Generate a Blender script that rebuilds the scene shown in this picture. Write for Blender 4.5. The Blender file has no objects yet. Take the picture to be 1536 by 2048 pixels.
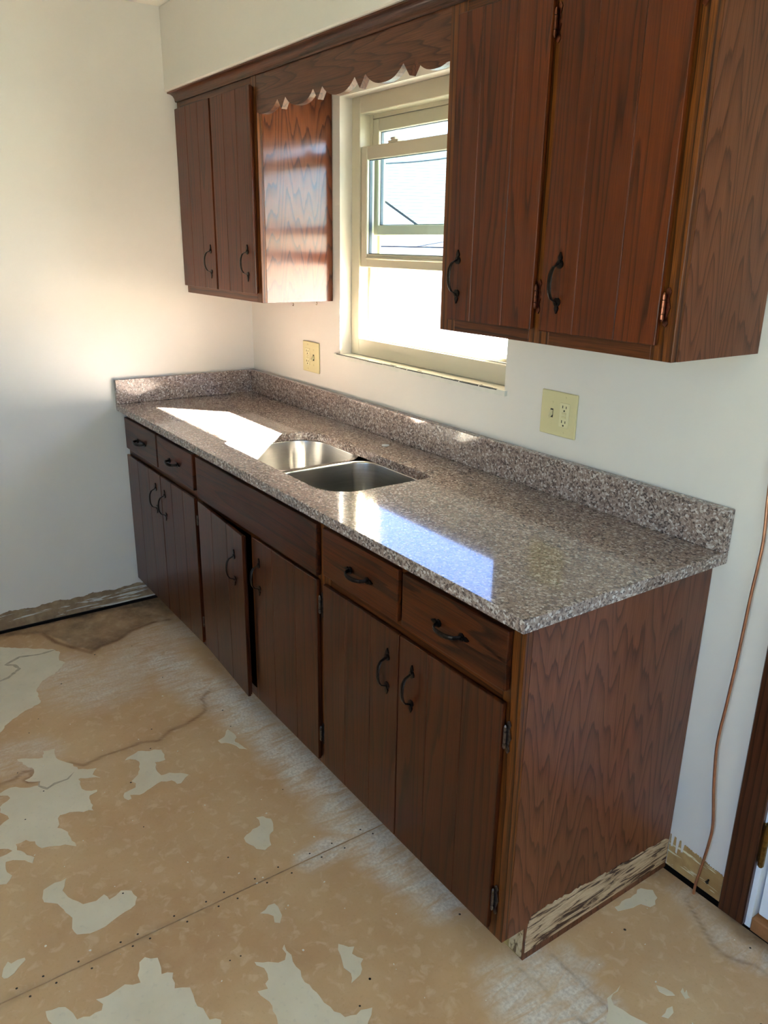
import bpy, bmesh, math, random
import numpy as np
from mathutils import Vector, Matrix
from mathutils.geometry import tessellate_polygon
random.seed(7)
scene = bpy.context.scene
COL = scene.collection

# ------------------------------------------------------------------ camera
F_PX = 1586.39
cam_d = bpy.data.cameras.new('camera')
cam = bpy.data.objects.new('camera', cam_d); COL.objects.link(cam)
cam_d.sensor_fit = 'HORIZONTAL'; cam_d.sensor_width = 36.0
cam_d.lens = F_PX / 1536.0 * 36.0
cam_d.clip_start = 0.05; cam_d.clip_end = 400
yaw, pitch, roll = 0.9567, -0.3248, 0.0168
f = Vector((-math.sin(yaw)*math.cos(pitch), math.cos(yaw)*math.cos(pitch), math.sin(pitch)))
r = Vector((math.cos(yaw), math.sin(yaw), 0)); u = r.cross(f)
r2 = math.cos(roll)*r + math.sin(roll)*u; u2 = -math.sin(roll)*r + math.cos(roll)*u
cam.matrix_world = Matrix(((r2.x, u2.x, -f.x, 3.3441), (r2.y, u2.y, -f.y, -1.6138), (r2.z, u2.z, -f.z, 1.5621), (0, 0, 0, 1)))
scene.camera = cam

# ------------------------------------------------------------------ light and exposure
SUN_DIR = Vector((-1.11, -1.0, -0.86)).normalized()       # the way the sunlight travels
SUN_STRENGTH = 150.0
SKY_STRENGTH = 0.62
EXPOSURE = 1.25
scene.view_settings.view_transform = 'Standard'
scene.view_settings.look = 'None'
scene.view_settings.exposure = EXPOSURE
scene.view_settings.gamma = 1.0
scene.view_settings.use_curve_mapping = False
world = bpy.data.worlds.new('sky'); scene.world = world; world.use_nodes = True
wn = world.node_tree; wn.nodes.clear()
sky = wn.nodes.new('ShaderNodeTexSky'); sky.sky_type = 'NISHITA'; sky.sun_disc = False
sky.sun_elevation = math.asin(-SUN_DIR.z)
sky.sun_rotation = math.atan2(-SUN_DIR.x, -SUN_DIR.y)
sky.air_density = 1.0; sky.dust_density = 0.15; sky.ozone_density = 2.2
bg = wn.nodes.new('ShaderNodeBackground'); bg.inputs['Strength'].default_value = SKY_STRENGTH
wo = wn.nodes.new('ShaderNodeOutputWorld')
tint = wn.nodes.new('ShaderNodeMix'); tint.data_type = 'RGBA'; tint.blend_type = 'MULTIPLY'; tint.inputs[0].default_value = 1.0
tint.inputs[7].default_value = (1.04, 0.95, 1.12, 1)          # the camera's white balance
wn.links.new(sky.outputs[0], tint.inputs[6]); wn.links.new(tint.outputs[2], bg.inputs[0]); wn.links.new(bg.outputs[0], wo.inputs[0])
sun_d = bpy.data.lights.new('sun', 'SUN'); sun_d.energy = SUN_STRENGTH; sun_d.angle = math.radians(0.6)
sun_d.color = (1.0, 0.93, 0.82)
sun = bpy.data.objects.new('sun', sun_d); COL.objects.link(sun)
sun.rotation_euler = SUN_DIR.to_track_quat('-Z', 'Y').to_euler()
sun.location = (8, 8, 8)
cy = scene.cycles
cy.use_denoising = True
cy.max_bounces = 6; cy.diffuse_bounces = 4; cy.glossy_bounces = 3; cy.transparent_max_bounces = 12
cy.sample_clamp_indirect = 0.0
cy.blur_glossy = 20.0
cy.use_guiding = False; cy.use_light_tree = False
cy.use_adaptive_sampling = True; cy.adaptive_threshold = 0.02; cy.adaptive_min_samples = 16

# ------------------------------------------------------------------ material helpers
def s2l(c):
    return tuple(((v/255.0)/12.92 if v/255.0 <= 0.04045 else (((v/255.0)+0.055)/1.055)**2.4) for v in c) + (1.0,)

class NT:
    def __init__(s, name):
        s.m = bpy.data.materials.new(name); s.m.use_nodes = True
        s.t = s.m.node_tree; s.t.nodes.clear()
        s.out = s.n('ShaderNodeOutputMaterial')
        s.b = s.n('ShaderNodeBsdfPrincipled'); s.l(s.b.outputs[0], s.out.inputs[0])
    def n(s, k, **kw):
        x = s.t.nodes.new(k)
        for a, v in kw.items(): setattr(x, a, v)
        return x
    def l(s, a, b): s.t.links.new(a, b)
    def coord(s, rnd=True):
        tc = s.n('ShaderNodeTexCoord')
        if not rnd: return tc.outputs['Object']
        oi = s.n('ShaderNodeObjectInfo')
        mu = s.n('ShaderNodeVectorMath', operation='SCALE'); mu.inputs[0].default_value = (11.3, 7.7, 5.1)
        s.l(oi.outputs['Random'], mu.inputs['Scale'])
        ad = s.n('ShaderNodeVectorMath', operation='ADD')
        s.l(tc.outputs['Object'], ad.inputs[0]); s.l(mu.outputs[0], ad.inputs[1])
        return ad.outputs[0]
    def map(s, v, sc, rot=(0, 0, 0), loc=(0, 0, 0)):
        m = s.n('ShaderNodeMapping'); m.inputs['Scale'].default_value = sc
        m.inputs['Rotation'].default_value = rot; m.inputs['Location'].default_value = loc
        s.l(v, m.inputs['Vector']); return m.outputs[0]
    def noise(s, v, scale, detail=3, rough=0.5, dist=0.0):
        x = s.n('ShaderNodeTexNoise'); x.inputs['Scale'].default_value = scale
        x.inputs['Detail'].default_value = detail; x.inputs['Roughness'].default_value = rough
        x.inputs['Distortion'].default_value = dist
        s.l(v, x.inputs['Vector']); return x
    def vor(s, v, scale, feature='F1', rand=1.0):
        x = s.n('ShaderNodeTexVoronoi', feature=feature); x.inputs['Scale'].default_value = scale
        x.inputs['Randomness'].default_value = rand
        s.l(v, x.inputs['Vector']); return x
    def math(s, op, a, b=None, clamp=False):
        x = s.n('ShaderNodeMath', operation=op); x.use_clamp = clamp
        for i, v in enumerate((a, b)):
            if v is None: continue
            if isinstance(v, (int, float)): x.inputs[i].default_value = v
            else: s.l(v, x.inputs[i])
        return x.outputs[0]
    def ramp(s, fac, stops, interp='LINEAR'):
        x = s.n('ShaderNodeValToRGB'); x.color_ramp.interpolation = interp
        e = x.color_ramp.elements
        while len(e) < len(stops): e.new(0.5)
        for el, (p, c) in zip(e, stops):
            el.position = p; el.color = c if len(c) == 4 else s2l(c)
        s.l(fac, x.inputs[0]); return x.outputs[0]
    def mix(s, fac, a, b, mode='MIX'):
        x = s.n('ShaderNodeMix', data_type='RGBA', blend_type=mode)
        for i, v in ((0, fac), (6, a), (7, b)):
            if isinstance(v, (int, float)): x.inputs[i].default_value = v
            elif isinstance(v, tuple): x.inputs[i].default_value = v if len(v) == 4 else s2l(v)
            else: s.l(v, x.inputs[i])
        return x.outputs[2]
    def bump(s, h, strength=0.2, dist=0.002):
        x = s.n('ShaderNodeBump'); x.inputs['Strength'].default_value = strength
        x.inputs['Distance'].default_value = dist
        s.l(h, x.inputs['Height']); s.l(x.outputs[0], s.b.inputs['Normal'])
    def set(s, **kw):
        names = {'col': 'Base Color', 'rough': 'Roughness', 'metal': 'Metallic', 'ior': 'IOR', 'spec': 'Specular IOR Level',
                 'coat': 'Coat Weight', 'coatr': 'Coat Roughness', 'aniso': 'Anisotropic'}
        for k, v in kw.items():
            i = s.b.inputs[names[k]]
            if isinstance(v, (int, float)): i.default_value = v
            elif isinstance(v, tuple): i.default_value = v if len(v) == 4 else s2l(v)
            else: s.l(v, i)
        return s

W0, W1 = (0, 0, 0, 1), (1, 1, 1, 1)

def wood(name, axis, light, mid, dark, rings=7.0, straight=0.0, zlin=0.0, cross=4.0, along=0.7, rough=0.32, coat=0.12, fine=0.55, patchy=None):
    t = NT(name); v = t.coord()
    if axis == 'z': sc = lambda c, a: (c, c, a)
    else: sc = lambda c, a: (a, c, c)
    low = t.noise(t.map(v, sc(cross, along)), 1.0, 2.0, 0.45, 0.15)
    x = t.math('MULTIPLY', low.outputs['Fac'], rings)
    if straight:
        sp = t.n('ShaderNodeSeparateXYZ'); t.l(v, sp.inputs[0])
        a = t.math('ADD', sp.outputs['X' if axis == 'z' else 'Z'], sp.outputs['Y'])
        x = t.math('ADD', x, t.math('MULTIPLY', a, straight))
    if zlin:
        sq = t.n('ShaderNodeSeparateXYZ'); t.l(v, sq.inputs[0])
        x = t.math('ADD', x, t.math('MULTIPLY', sq.outputs['Z' if axis == 'z' else 'X'], zlin))
    wob = t.noise(t.map(v, sc(85, 5)), 1.0, 2.0)
    x = t.math('ADD', x, t.math('MULTIPLY', wob.outputs['Fac'], 0.6))
    fr = t.math('FRACT', x)
    c = t.ramp(fr, [(0.0, light), (0.45, light), (0.78, mid), (0.93, dark), (1.0, mid)])
    pores = t.noise(t.map(v, sc(420, 9)), 1.0, 3.0, 0.6)
    pf = t.ramp(pores.outputs['Fac'], [(0.40, W0), (0.62, W1)])
    c = t.mix(t.math('MULTIPLY', t.math('SUBTRACT', 1.0, pf), fine), c, dark)
    tone = t.noise(t.map(v, sc(3.0, 0.9)), 1.0, 2.0)
    c = t.mix(0.5, c, t.ramp(tone.outputs['Fac'], [(0.3, (175, 170, 168)), (0.7, (255, 255, 255))]), 'MULTIPLY')
    t.set(col=c, rough=rough, coat=coat, coatr=0.12, spec=0.26)
    t.bump(t.math('ADD', pf, t.math('MULTIPLY', fr, 0.4)), 0.12, 0.0006)
    return t.m

M = {}
# stained oak, several boards: the stain of the doors is redder, that of the frames more golden
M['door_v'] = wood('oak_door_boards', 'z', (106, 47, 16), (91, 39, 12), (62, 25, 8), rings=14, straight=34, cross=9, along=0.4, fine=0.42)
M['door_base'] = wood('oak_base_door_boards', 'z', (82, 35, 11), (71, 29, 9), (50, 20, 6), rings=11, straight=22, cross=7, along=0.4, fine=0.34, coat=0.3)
M['frame_v'] = wood('oak_frame_vertical', 'z', (134, 74, 28), (98, 51, 18), (52, 25, 9), rings=4, straight=55, cross=9, along=0.6)
M['frame_h'] = wood('oak_frame_horizontal', 'x', (112, 58, 23), (86, 42, 15), (48, 23, 9), rings=3.5, straight=45, cross=9, along=0.8)
M['drawer_h'] = wood('oak_drawer_front', 'x', (92, 41, 13), (74, 31, 10), (42, 17, 6), rings=8, straight=14, cross=9, along=0.9)
M['valance_h'] = wood('oak_valance', 'x', (108, 64, 42), (92, 52, 32), (62, 32, 19), rings=12, zlin=6, cross=12, along=0.9)
M['panel_v'] = wood('oak_plywood_end_panel', 'z', (132, 80, 52), (116, 66, 41), (86, 47, 28), rings=20, zlin=10, cross=7.5, along=0.5, rough=0.34, coat=0.15, fine=0.4)
M['panel_gloss'] = wood('oak_plywood_glossy_side', 'z', (120, 62, 34), (100, 48, 25), (66, 30, 15), rings=20, zlin=10, cross=7.5, along=0.5, rough=0.2, coat=0.6, fine=0.4)
M['crown'] = wood('oak_crown', 'x', (104, 60, 38), (80, 44, 27), (48, 25, 15), rings=4, straight=30, cross=8, along=0.6)
M['casing'] = wood('oak_door_casing', 'z', (86, 47, 26), (70, 36, 19), (46, 22, 12), rings=2, straight=60, cross=5, along=0.5, fine=0.35)

def plain(name, col, rough=0.5, metal=0.0, var=0.0, scale=20, bumpd=0.0, bscale=200, **kw):
    t = NT(name); v = t.coord(False)
    c = col
    if var:
        n = t.noise(v, scale, 4, 0.6)
        d = tuple(max(0, x*(1-var)) for x in col)
        c = t.ramp(n.outputs['Fac'], [(0.3, d), (0.7, col)])
    t.set(col=c, rough=rough, metal=metal, **kw)
    if bumpd:
        t.bump(t.noise(v, bscale, 3).outputs['Fac'], 0.3, bumpd)
    return t.m

M['wall'] = plain('wall_paint_warm_white', (226, 219, 207), 0.5, var=0.02, scale=3, bumpd=0.0008, bscale=90)
M['ceiling'] = plain('ceiling_paint', (232, 228, 216), 0.7, bumpd=0.001, bscale=60)
M['vinyl'] = plain('window_vinyl_almond', (198, 189, 164), 0.38)
M['sillpaint'] = plain('sill_paint', (226, 222, 206), 0.35, var=0.06, scale=30)
M['chip'] = plain('chipped_dark_paint', (62, 66, 58), 0.6, var=0.3, scale=200)
M['ivory'] = plain('ivory_plastic', (214, 202, 152), 0.35)
M['ivory2'] = plain('ivory_plastic_device', (222, 212, 166), 0.3)
M['dark'] = plain('dark_slot', (30, 24, 16), 0.7)
M['iron'] = plain('antique_bronze', (52, 44, 38), 0.36, metal=0.85, var=0.35, scale=120)
M['hingegrey'] = plain('worn_hinge_metal', (128, 114, 102), 0.34, metal=0.9, var=0.4, scale=150)
M['polewood'] = plain('pole_wood', (70, 62, 54), 0.8, var=0.2, scale=4)
M['copperhinge'] = plain('coppered_hinge', (150, 92, 70), 0.28, metal=1.0, var=0.3, scale=150)
M['brass'] = plain('aged_brass', (150, 118, 62), 0.35, metal=1.0, var=0.35, scale=90)
M['copper'] = plain('copper_tube', (216, 160, 128), 0.36, metal=1.0, var=0.15, scale=40)
M['doorwhite'] = plain('door_white', (232, 236, 240), 0.35)
M['threshold'] = plain('threshold_wood', (176, 118, 70), 0.5, var=0.2, scale=25)
M['interior'] = plain('cabinet_inside', (52, 30, 18), 0.7, var=0.2, scale=15)
M['kickwood'] = plain('bare_kick_board', (190, 160, 92), 0.6, var=0.35, scale=28)
M['steel'] = None
M['hook'] = plain('brass_hook', (186, 150, 80), 0.25, metal=1.0)
M['cap'] = plain('pale_plastic_cap', (176, 184, 190), 0.3)
M['gasket'] = plain('dark_glazing_gasket', (58, 70, 78), 0.5)
M['void'] = plain('dark_gap', (28, 24, 20), 0.9)
M['soleplate'] = plain('wall_plate_dark', (40, 33, 26), 0.9, var=0.4, scale=30)
M['ground'] = plain('outside_concrete', (104, 106, 98), 0.85, var=0.12, scale=2)
M['siding'] = plain('white_siding', (232, 232, 228), 0.6)
M['fascia'] = plain('fascia_white', (225, 226, 224), 0.5)
M['cable'] = plain('black_cable', (50, 54, 56), 0.6)
M['eave'] = plain('eave_boards', (226, 222, 212), 0.6)

t = NT('roof_shingles'); v = t.coord(False)
n = t.noise(v, 6, 3); c = t.ramp(n.outputs['Fac'], [(0.3, (27, 32, 32)), (0.7, (38, 44, 43))])
t.set(col=c, rough=0.9); M['shingle'] = t.m
t = NT('roof_shingles_blue_grey'); v = t.coord(False)
n = t.noise(v, 8, 3); c = t.ramp(n.outputs['Fac'], [(0.3, (24, 28, 36)), (0.7, (36, 42, 52))])
t.set(col=c, rough=0.9); M['shingle2'] = t.m

# speckled quartz / granite
t = NT('speckled_granite'); v = t.coord(False)
wv = t.noise(v, 90, 2); wv2 = t.n('ShaderNodeVectorMath', operation='SCALE'); t.l(wv.outputs['Color'], wv2.inputs[0]); wv2.inputs['Scale'].default_value = 0.007
va = t.n('ShaderNodeVectorMath', operation='ADD'); t.l(v, va.inputs[0]); t.l(wv2.outputs[0], va.inputs[1])
c1 = t.vor(va.outputs[0], 200); sp = t.n('ShaderNodeSeparateColor'); t.l(c1.outputs['Color'], sp.inputs[0])
g = t.ramp(sp.outputs[0], [(0.0, (38, 28, 26)), (0.17, (62, 48, 44)), (0.24, (122, 102, 92)), (0.55, (146, 126, 114)), (0.78, (172, 154, 142)), (0.92, (206, 194, 184)), (1.0, (226, 218, 210))])
c2 = t.vor(va.outputs[0], 520); sp2 = t.n('ShaderNodeSeparateColor'); t.l(c2.outputs['Color'], sp2.inputs[0])
g2 = t.ramp(sp2.outputs[1], [(0.0, (70, 56, 52)), (0.2, (126, 108, 100)), (0.7, (158, 140, 128)), (1.0, (206, 196, 188))])
g = t.mix(0.33, g, g2)
t.set(col=g, rough=0.05, spec=0.42, ior=1.5, coat=0.5, coatr=0.12); M['granite'] = t.m

# brushed stainless
t = NT('brushed_stainless'); v = t.coord(False)
n = t.noise(t.map(v, (4, 4, 300)), 1.0, 2)
t.set(col=(200, 198, 192), metal=1.0, rough=t.math('ADD', t.math('MULTIPLY', n.outputs['Fac'], 0.06), 0.2)); M['steel'] = t.m

# window glass: lets light through, a little cyan, mirrors at grazing angles
t = NT('window_glass')
tr = t.n('ShaderNodeBsdfTransparent'); tr.inputs[0].default_value = (0.86, 0.94, 0.96, 1)
gl = t.n('ShaderNodeBsdfGlossy'); gl.inputs['Roughness'].default_value = 0.0
lw = t.n('ShaderNodeLayerWeight'); lw.inputs[0].default_value = 0.5
fr = t.math('ADD', t.math('MULTIPLY', t.math('POWER', lw.outputs['Facing'], 5.0), 0.95), 0.04)
mx = t.n('ShaderNodeMixShader'); t.l(fr, mx.inputs[0]); t.l(tr.outputs[0], mx.inputs[1]); t.l(gl.outputs[0], mx.inputs[2])
t.l(mx.outputs[0], t.out.inputs[0]); t.t.nodes.remove(t.b); M['glass'] = t.m

# bare drywall strip where the skirting was torn off: brown paper, glue and streaks of white paint
def strip(name, base, dark, paint, along, thr):
    t = NT(name); v = t.coord(False)
    sc = (5, 5, 60) if along == 'xy' else (60, 60, 5)
    n1 = t.noise(t.map(v, sc), 1.0, 4, 0.6, 0.6); n2 = t.noise(v, 30, 4); n3 = t.noise(v, 9, 3)
    c = t.ramp(n2.outputs['Fac'], [(0.3, dark), (0.65, base)])
    c = t.mix(t.ramp(n3.outputs['Fac'], [(0.45, W0), (0.7, W1)]), c, dark)
    c = t.mix(t.ramp(n1.outputs['Fac'], [(thr, W0), (thr+0.03, W1)]), c, paint)
    t.set(col=c, rough=0.7); t.bump(n1.outputs['Fac'], 0.5, 0.004); return t.m
M['barewall'] = strip('bare_wall_paper_left', (170, 146, 112), (136, 112, 84), (214, 212, 200), 'xy', 0.57)
M['barewall2'] = strip('bare_wall_paper_right', (188, 152, 96), (160, 122, 70), (224, 214, 178), 'xy', 0.58)
# glue residue on the end panel
t = NT('glue_residue'); v = t.coord(False)
n1 = t.noise(t.map(v, (20, 9, 75), rot=(0.06, 0, 0)), 1.0, 4, 0.65, 0.8); n2 = t.noise(v, 60, 3)
c = t.ramp(n1.outputs['Fac'], [(0.42, (74, 46, 30)), (0.475, (186, 158, 124)), (0.6, (218, 196, 164)), (0.70, (176, 144, 106))])
t.set(col=c, rough=0.55); t.bump(n1.outputs['Fac'], 0.8, 0.006); M['glue'] = t.m
t = NT('kick_glue'); v = t.coord(False)
n1 = t.noise(t.map(v, (70, 70, 30)), 1.0, 4, 0.65, 0.8)
c = t.ramp(n1.outputs['Fac'], [(0.42, (110, 84, 52)), (0.5, (196, 172, 128)), (0.66, (206, 186, 146))])
t.set(col=c, rough=0.6); t.bump(n1.outputs['Fac'], 0.6, 0.004); M['kickglue'] = t.m

# floor: tan paper-faced underlay; attribute mask: R whitish scuffing, G brown tide mark, B mould / dirt
t = NT('subfloor_paper'); v = t.coord(False)
at = t.n('ShaderNodeAttribute'); at.attribute_name = 'mask'
ms = t.n('ShaderNodeSeparateColor'); t.l(at.outputs['Color'], ms.inputs[0])
big = t.noise(v, 2.2, 4, 0.55); med = t.noise(v, 14, 5, 0.6); fin = t.noise(v, 120, 3, 0.6); mot = t.noise(v, 30, 3, 0.55, 0.6)
c = t.ramp(big.outputs['Fac'], [(0.3, (196, 157, 117)), (0.5, (208, 171, 130)), (0.7, (218, 186, 146))])
c = t.mix(t.math('MULTIPLY', t.ramp(med.outputs['Fac'], [(0.45, W0), (0.75, W1)]), 0.45), c, (216, 186, 150))
c = t.mix(t.math('MULTIPLY', t.ramp(mot.outputs['Fac'], [(0.55, W0), (0.68, W1)]), 0.42), c, (232, 208, 174))
c = t.mix(t.math('MULTIPLY', t.ramp(fin.outputs['Fac'], [(0.55, W0), (0.8, W1)]), 0.25), c, (168, 128, 92))
sw = t.noise(t.map(v, (34, 9, 9), rot=(0, 0, 0.7)), 1.0, 5, 0.65, 1.2)
sf = t.math('MULTIPLY', ms.outputs[0], t.ramp(sw.outputs['Fac'], [(0.34, (.12, .12, .12, 1)), (0.62, W1)]), clamp=True)
c = t.mix(sf, c, t.ramp(fin.outputs['Fac'], [(0.35, (210, 197, 184)), (0.65, (242, 232, 220))]))
c = t.mix(ms.outputs[1], c, t.ramp(fin.outputs['Fac'], [(0.3, (110, 74, 42)), (0.7, (134, 94, 56))]))
df = t.math('MULTIPLY', ms.outputs[2], t.ramp(med.outputs['Fac'], [(0.3, W1), (0.75, (.3, .3, .3, 1))]), clamp=True)
c = t.mix(df, c, t.ramp(fin.outputs['Fac'], [(0.3, (52, 42, 34)), (0.7, (86, 70, 58))]))
t.set(col=c, rough=0.62, spec=0.35)
t.bump(t.math('ADD', t.math('MULTIPLY', mot.outputs['Fac'], 0.6), med.outputs['Fac']), 0.25, 0.002); M['floor'] = t.m
t = NT('felt_backing_patch'); v = t.coord(False)
n = t.noise(v, 6, 4, 0.6); n2 = t.noise(v, 70, 3)
c = t.ramp(n.outputs['Fac'], [(0.3, (224, 212, 188)), (0.7, (236, 226, 205))])
c = t.mix(t.math('MULTIPLY', t.ramp(n2.outputs['Fac'], [(0.6, W0), (0.8, W1)]), 0.3), c, (180, 174, 160))
t.set(col=c, rough=0.6); M['felt'] = t.m
M['stainline'] = plain('tide_mark', (202, 188, 164), 0.65, var=0.15, scale=60)
M['fleck'] = plain('paint_fleck', (238, 234, 220), 0.5)
M['nail'] = plain('nail_head', (44, 34, 26), 0.5)

# ------------------------------------------------------------------ mesh helpers
def box(bm, x0, x1, y0, y1, z0, z1, bev=0.0, seg=1):
    vs = [bm.verts.new((x, y, z)) for x in (x0, x1) for y in (y0, y1) for z in (z0, z1)]
    fs = [bm.faces.new([vs[i] for i in q]) for q in ((0, 1, 3, 2), (4, 6, 7, 5), (0, 4, 5, 1), (2, 3, 7, 6), (0, 2, 6, 4), (1, 5, 7, 3))]
    if bev:
        es = list({e for fc in fs for e in fc.edges})
        bmesh.ops.bevel(bm, geom=es, offset=bev, segments=seg, affect='EDGES', profile=0.5)

def loop_fill(bm, loops, fn):
    """flat polygon (outer loop + holes) in 2D, placed by fn(a, b)"""
    flat = [p for lp in loops for p in lp]
    vs = [bm.verts.new(fn(*p)) for p in flat]
    for tri in tessellate_polygon([[Vector((p[0], p[1], 0)) for p in lp] for lp in loops]):
        try: bm.faces.new([vs[i] for i in tri])
        except ValueError: pass
    return vs

def prism(bm, loops, fn0, fn1):
    a = loop_fill(bm, loops, fn0); b = loop_fill(bm, loops, fn1); k = 0
    for lp in loops:
        n = len(lp)
        for i in range(n):
            j = (i+1) % n
            bm.faces.new((a[k+i], a[k+j], b[k+j], b[k+i]))
        k += n

def tube(bm, pts, rad, n=8, cap=True):
    pts = [Vector(p) for p in pts]; rings = []
    for i, p in enumerate(pts):
        d = (pts[min(i+1, len(pts)-1)] - pts[max(i-1, 0)]).normalized()
        a = d.orthogonal().normalized() if i == 0 else (pa - d*pa.dot(d)).normalized()
        pa = a; b = d.cross(a); rr_ = rad[i] if isinstance(rad, (list, tuple)) else rad
        rings.append([bm.verts.new(p + (a*math.cos(2*math.pi*k/n) + b*math.sin(2*math.pi*k/n))*rr_) for k in range(n)])
    for p, q in zip(rings, rings[1:]):
        for k in range(n): bm.faces.new((p[k], p[(k+1) % n], q[(k+1) % n], q[k]))
    if cap:
        bm.faces.new(rings[0][::-1]); bm.faces.new(rings[-1])

def rrect(x0, x1, y0, y1, fl, fr_, br, bl, n=8):
    out = []
    for cx, cy_, rd, a0 in ((x0+fl, y0+fl, fl, math.pi), (x1-fr_, y0+fr_, fr_, 1.5*math.pi), (x1-br, y1-br, br, 0.0), (x0+bl, y1-bl, bl, 0.5*math.pi)):
        for k in range(n+1):
            a = a0 + 0.5*math.pi*k/n
            out.append((cx + rd*math.cos(a), cy_ + rd*math.sin(a)))
    return out

ORG = {}
def wloc(o): return ORG.get(o.name, Vector((0, 0, 0)))
def obj(name, bm, mat, parent=None, origin=None, smooth=False, recalc=True):
    """bmesh in world coordinates -> one linked object; origin defaults to that of its parent"""
    if recalc: bmesh.ops.recalc_face_normals(bm, faces=bm.faces)
    po = wloc(parent) if parent else Vector((0, 0, 0))
    og = Vector(origin) if origin is not None else po
    bmesh.ops.translate(bm, verts=bm.verts, vec=-og)
    me = bpy.data.meshes.new(name); bm.to_mesh(me); bm.free()
    if smooth:
        for p in me.polygons: p.use_smooth = True
    me.materials.append(M[mat])
    o = bpy.data.objects.new(name, me); COL.objects.link(o)
    ORG[o.name] = og
    if parent: o.parent = parent
    o.location = og - po
    return o
def tag(o, label, cat, group=None):
    o['label'] = label; o['category'] = cat
    if group: o['group'] = group
    return o
def struct(o): o['kind'] = 'structure'; return o
def thing(name, label, cat, loc, group=None):
    o = bpy.data.objects.new(name, None); COL.objects.link(o); o.location = loc
    o.empty_display_size = 0.05; ORG[o.name] = Vector(loc)
    return tag(o, label, cat, group)
def part_box(name, mat, parent, *dims, bev=0.0, **kw):
    bm = bmesh.new(); box(bm, *dims, bev=bev); return obj(name, bm, mat, parent, **kw)
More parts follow.
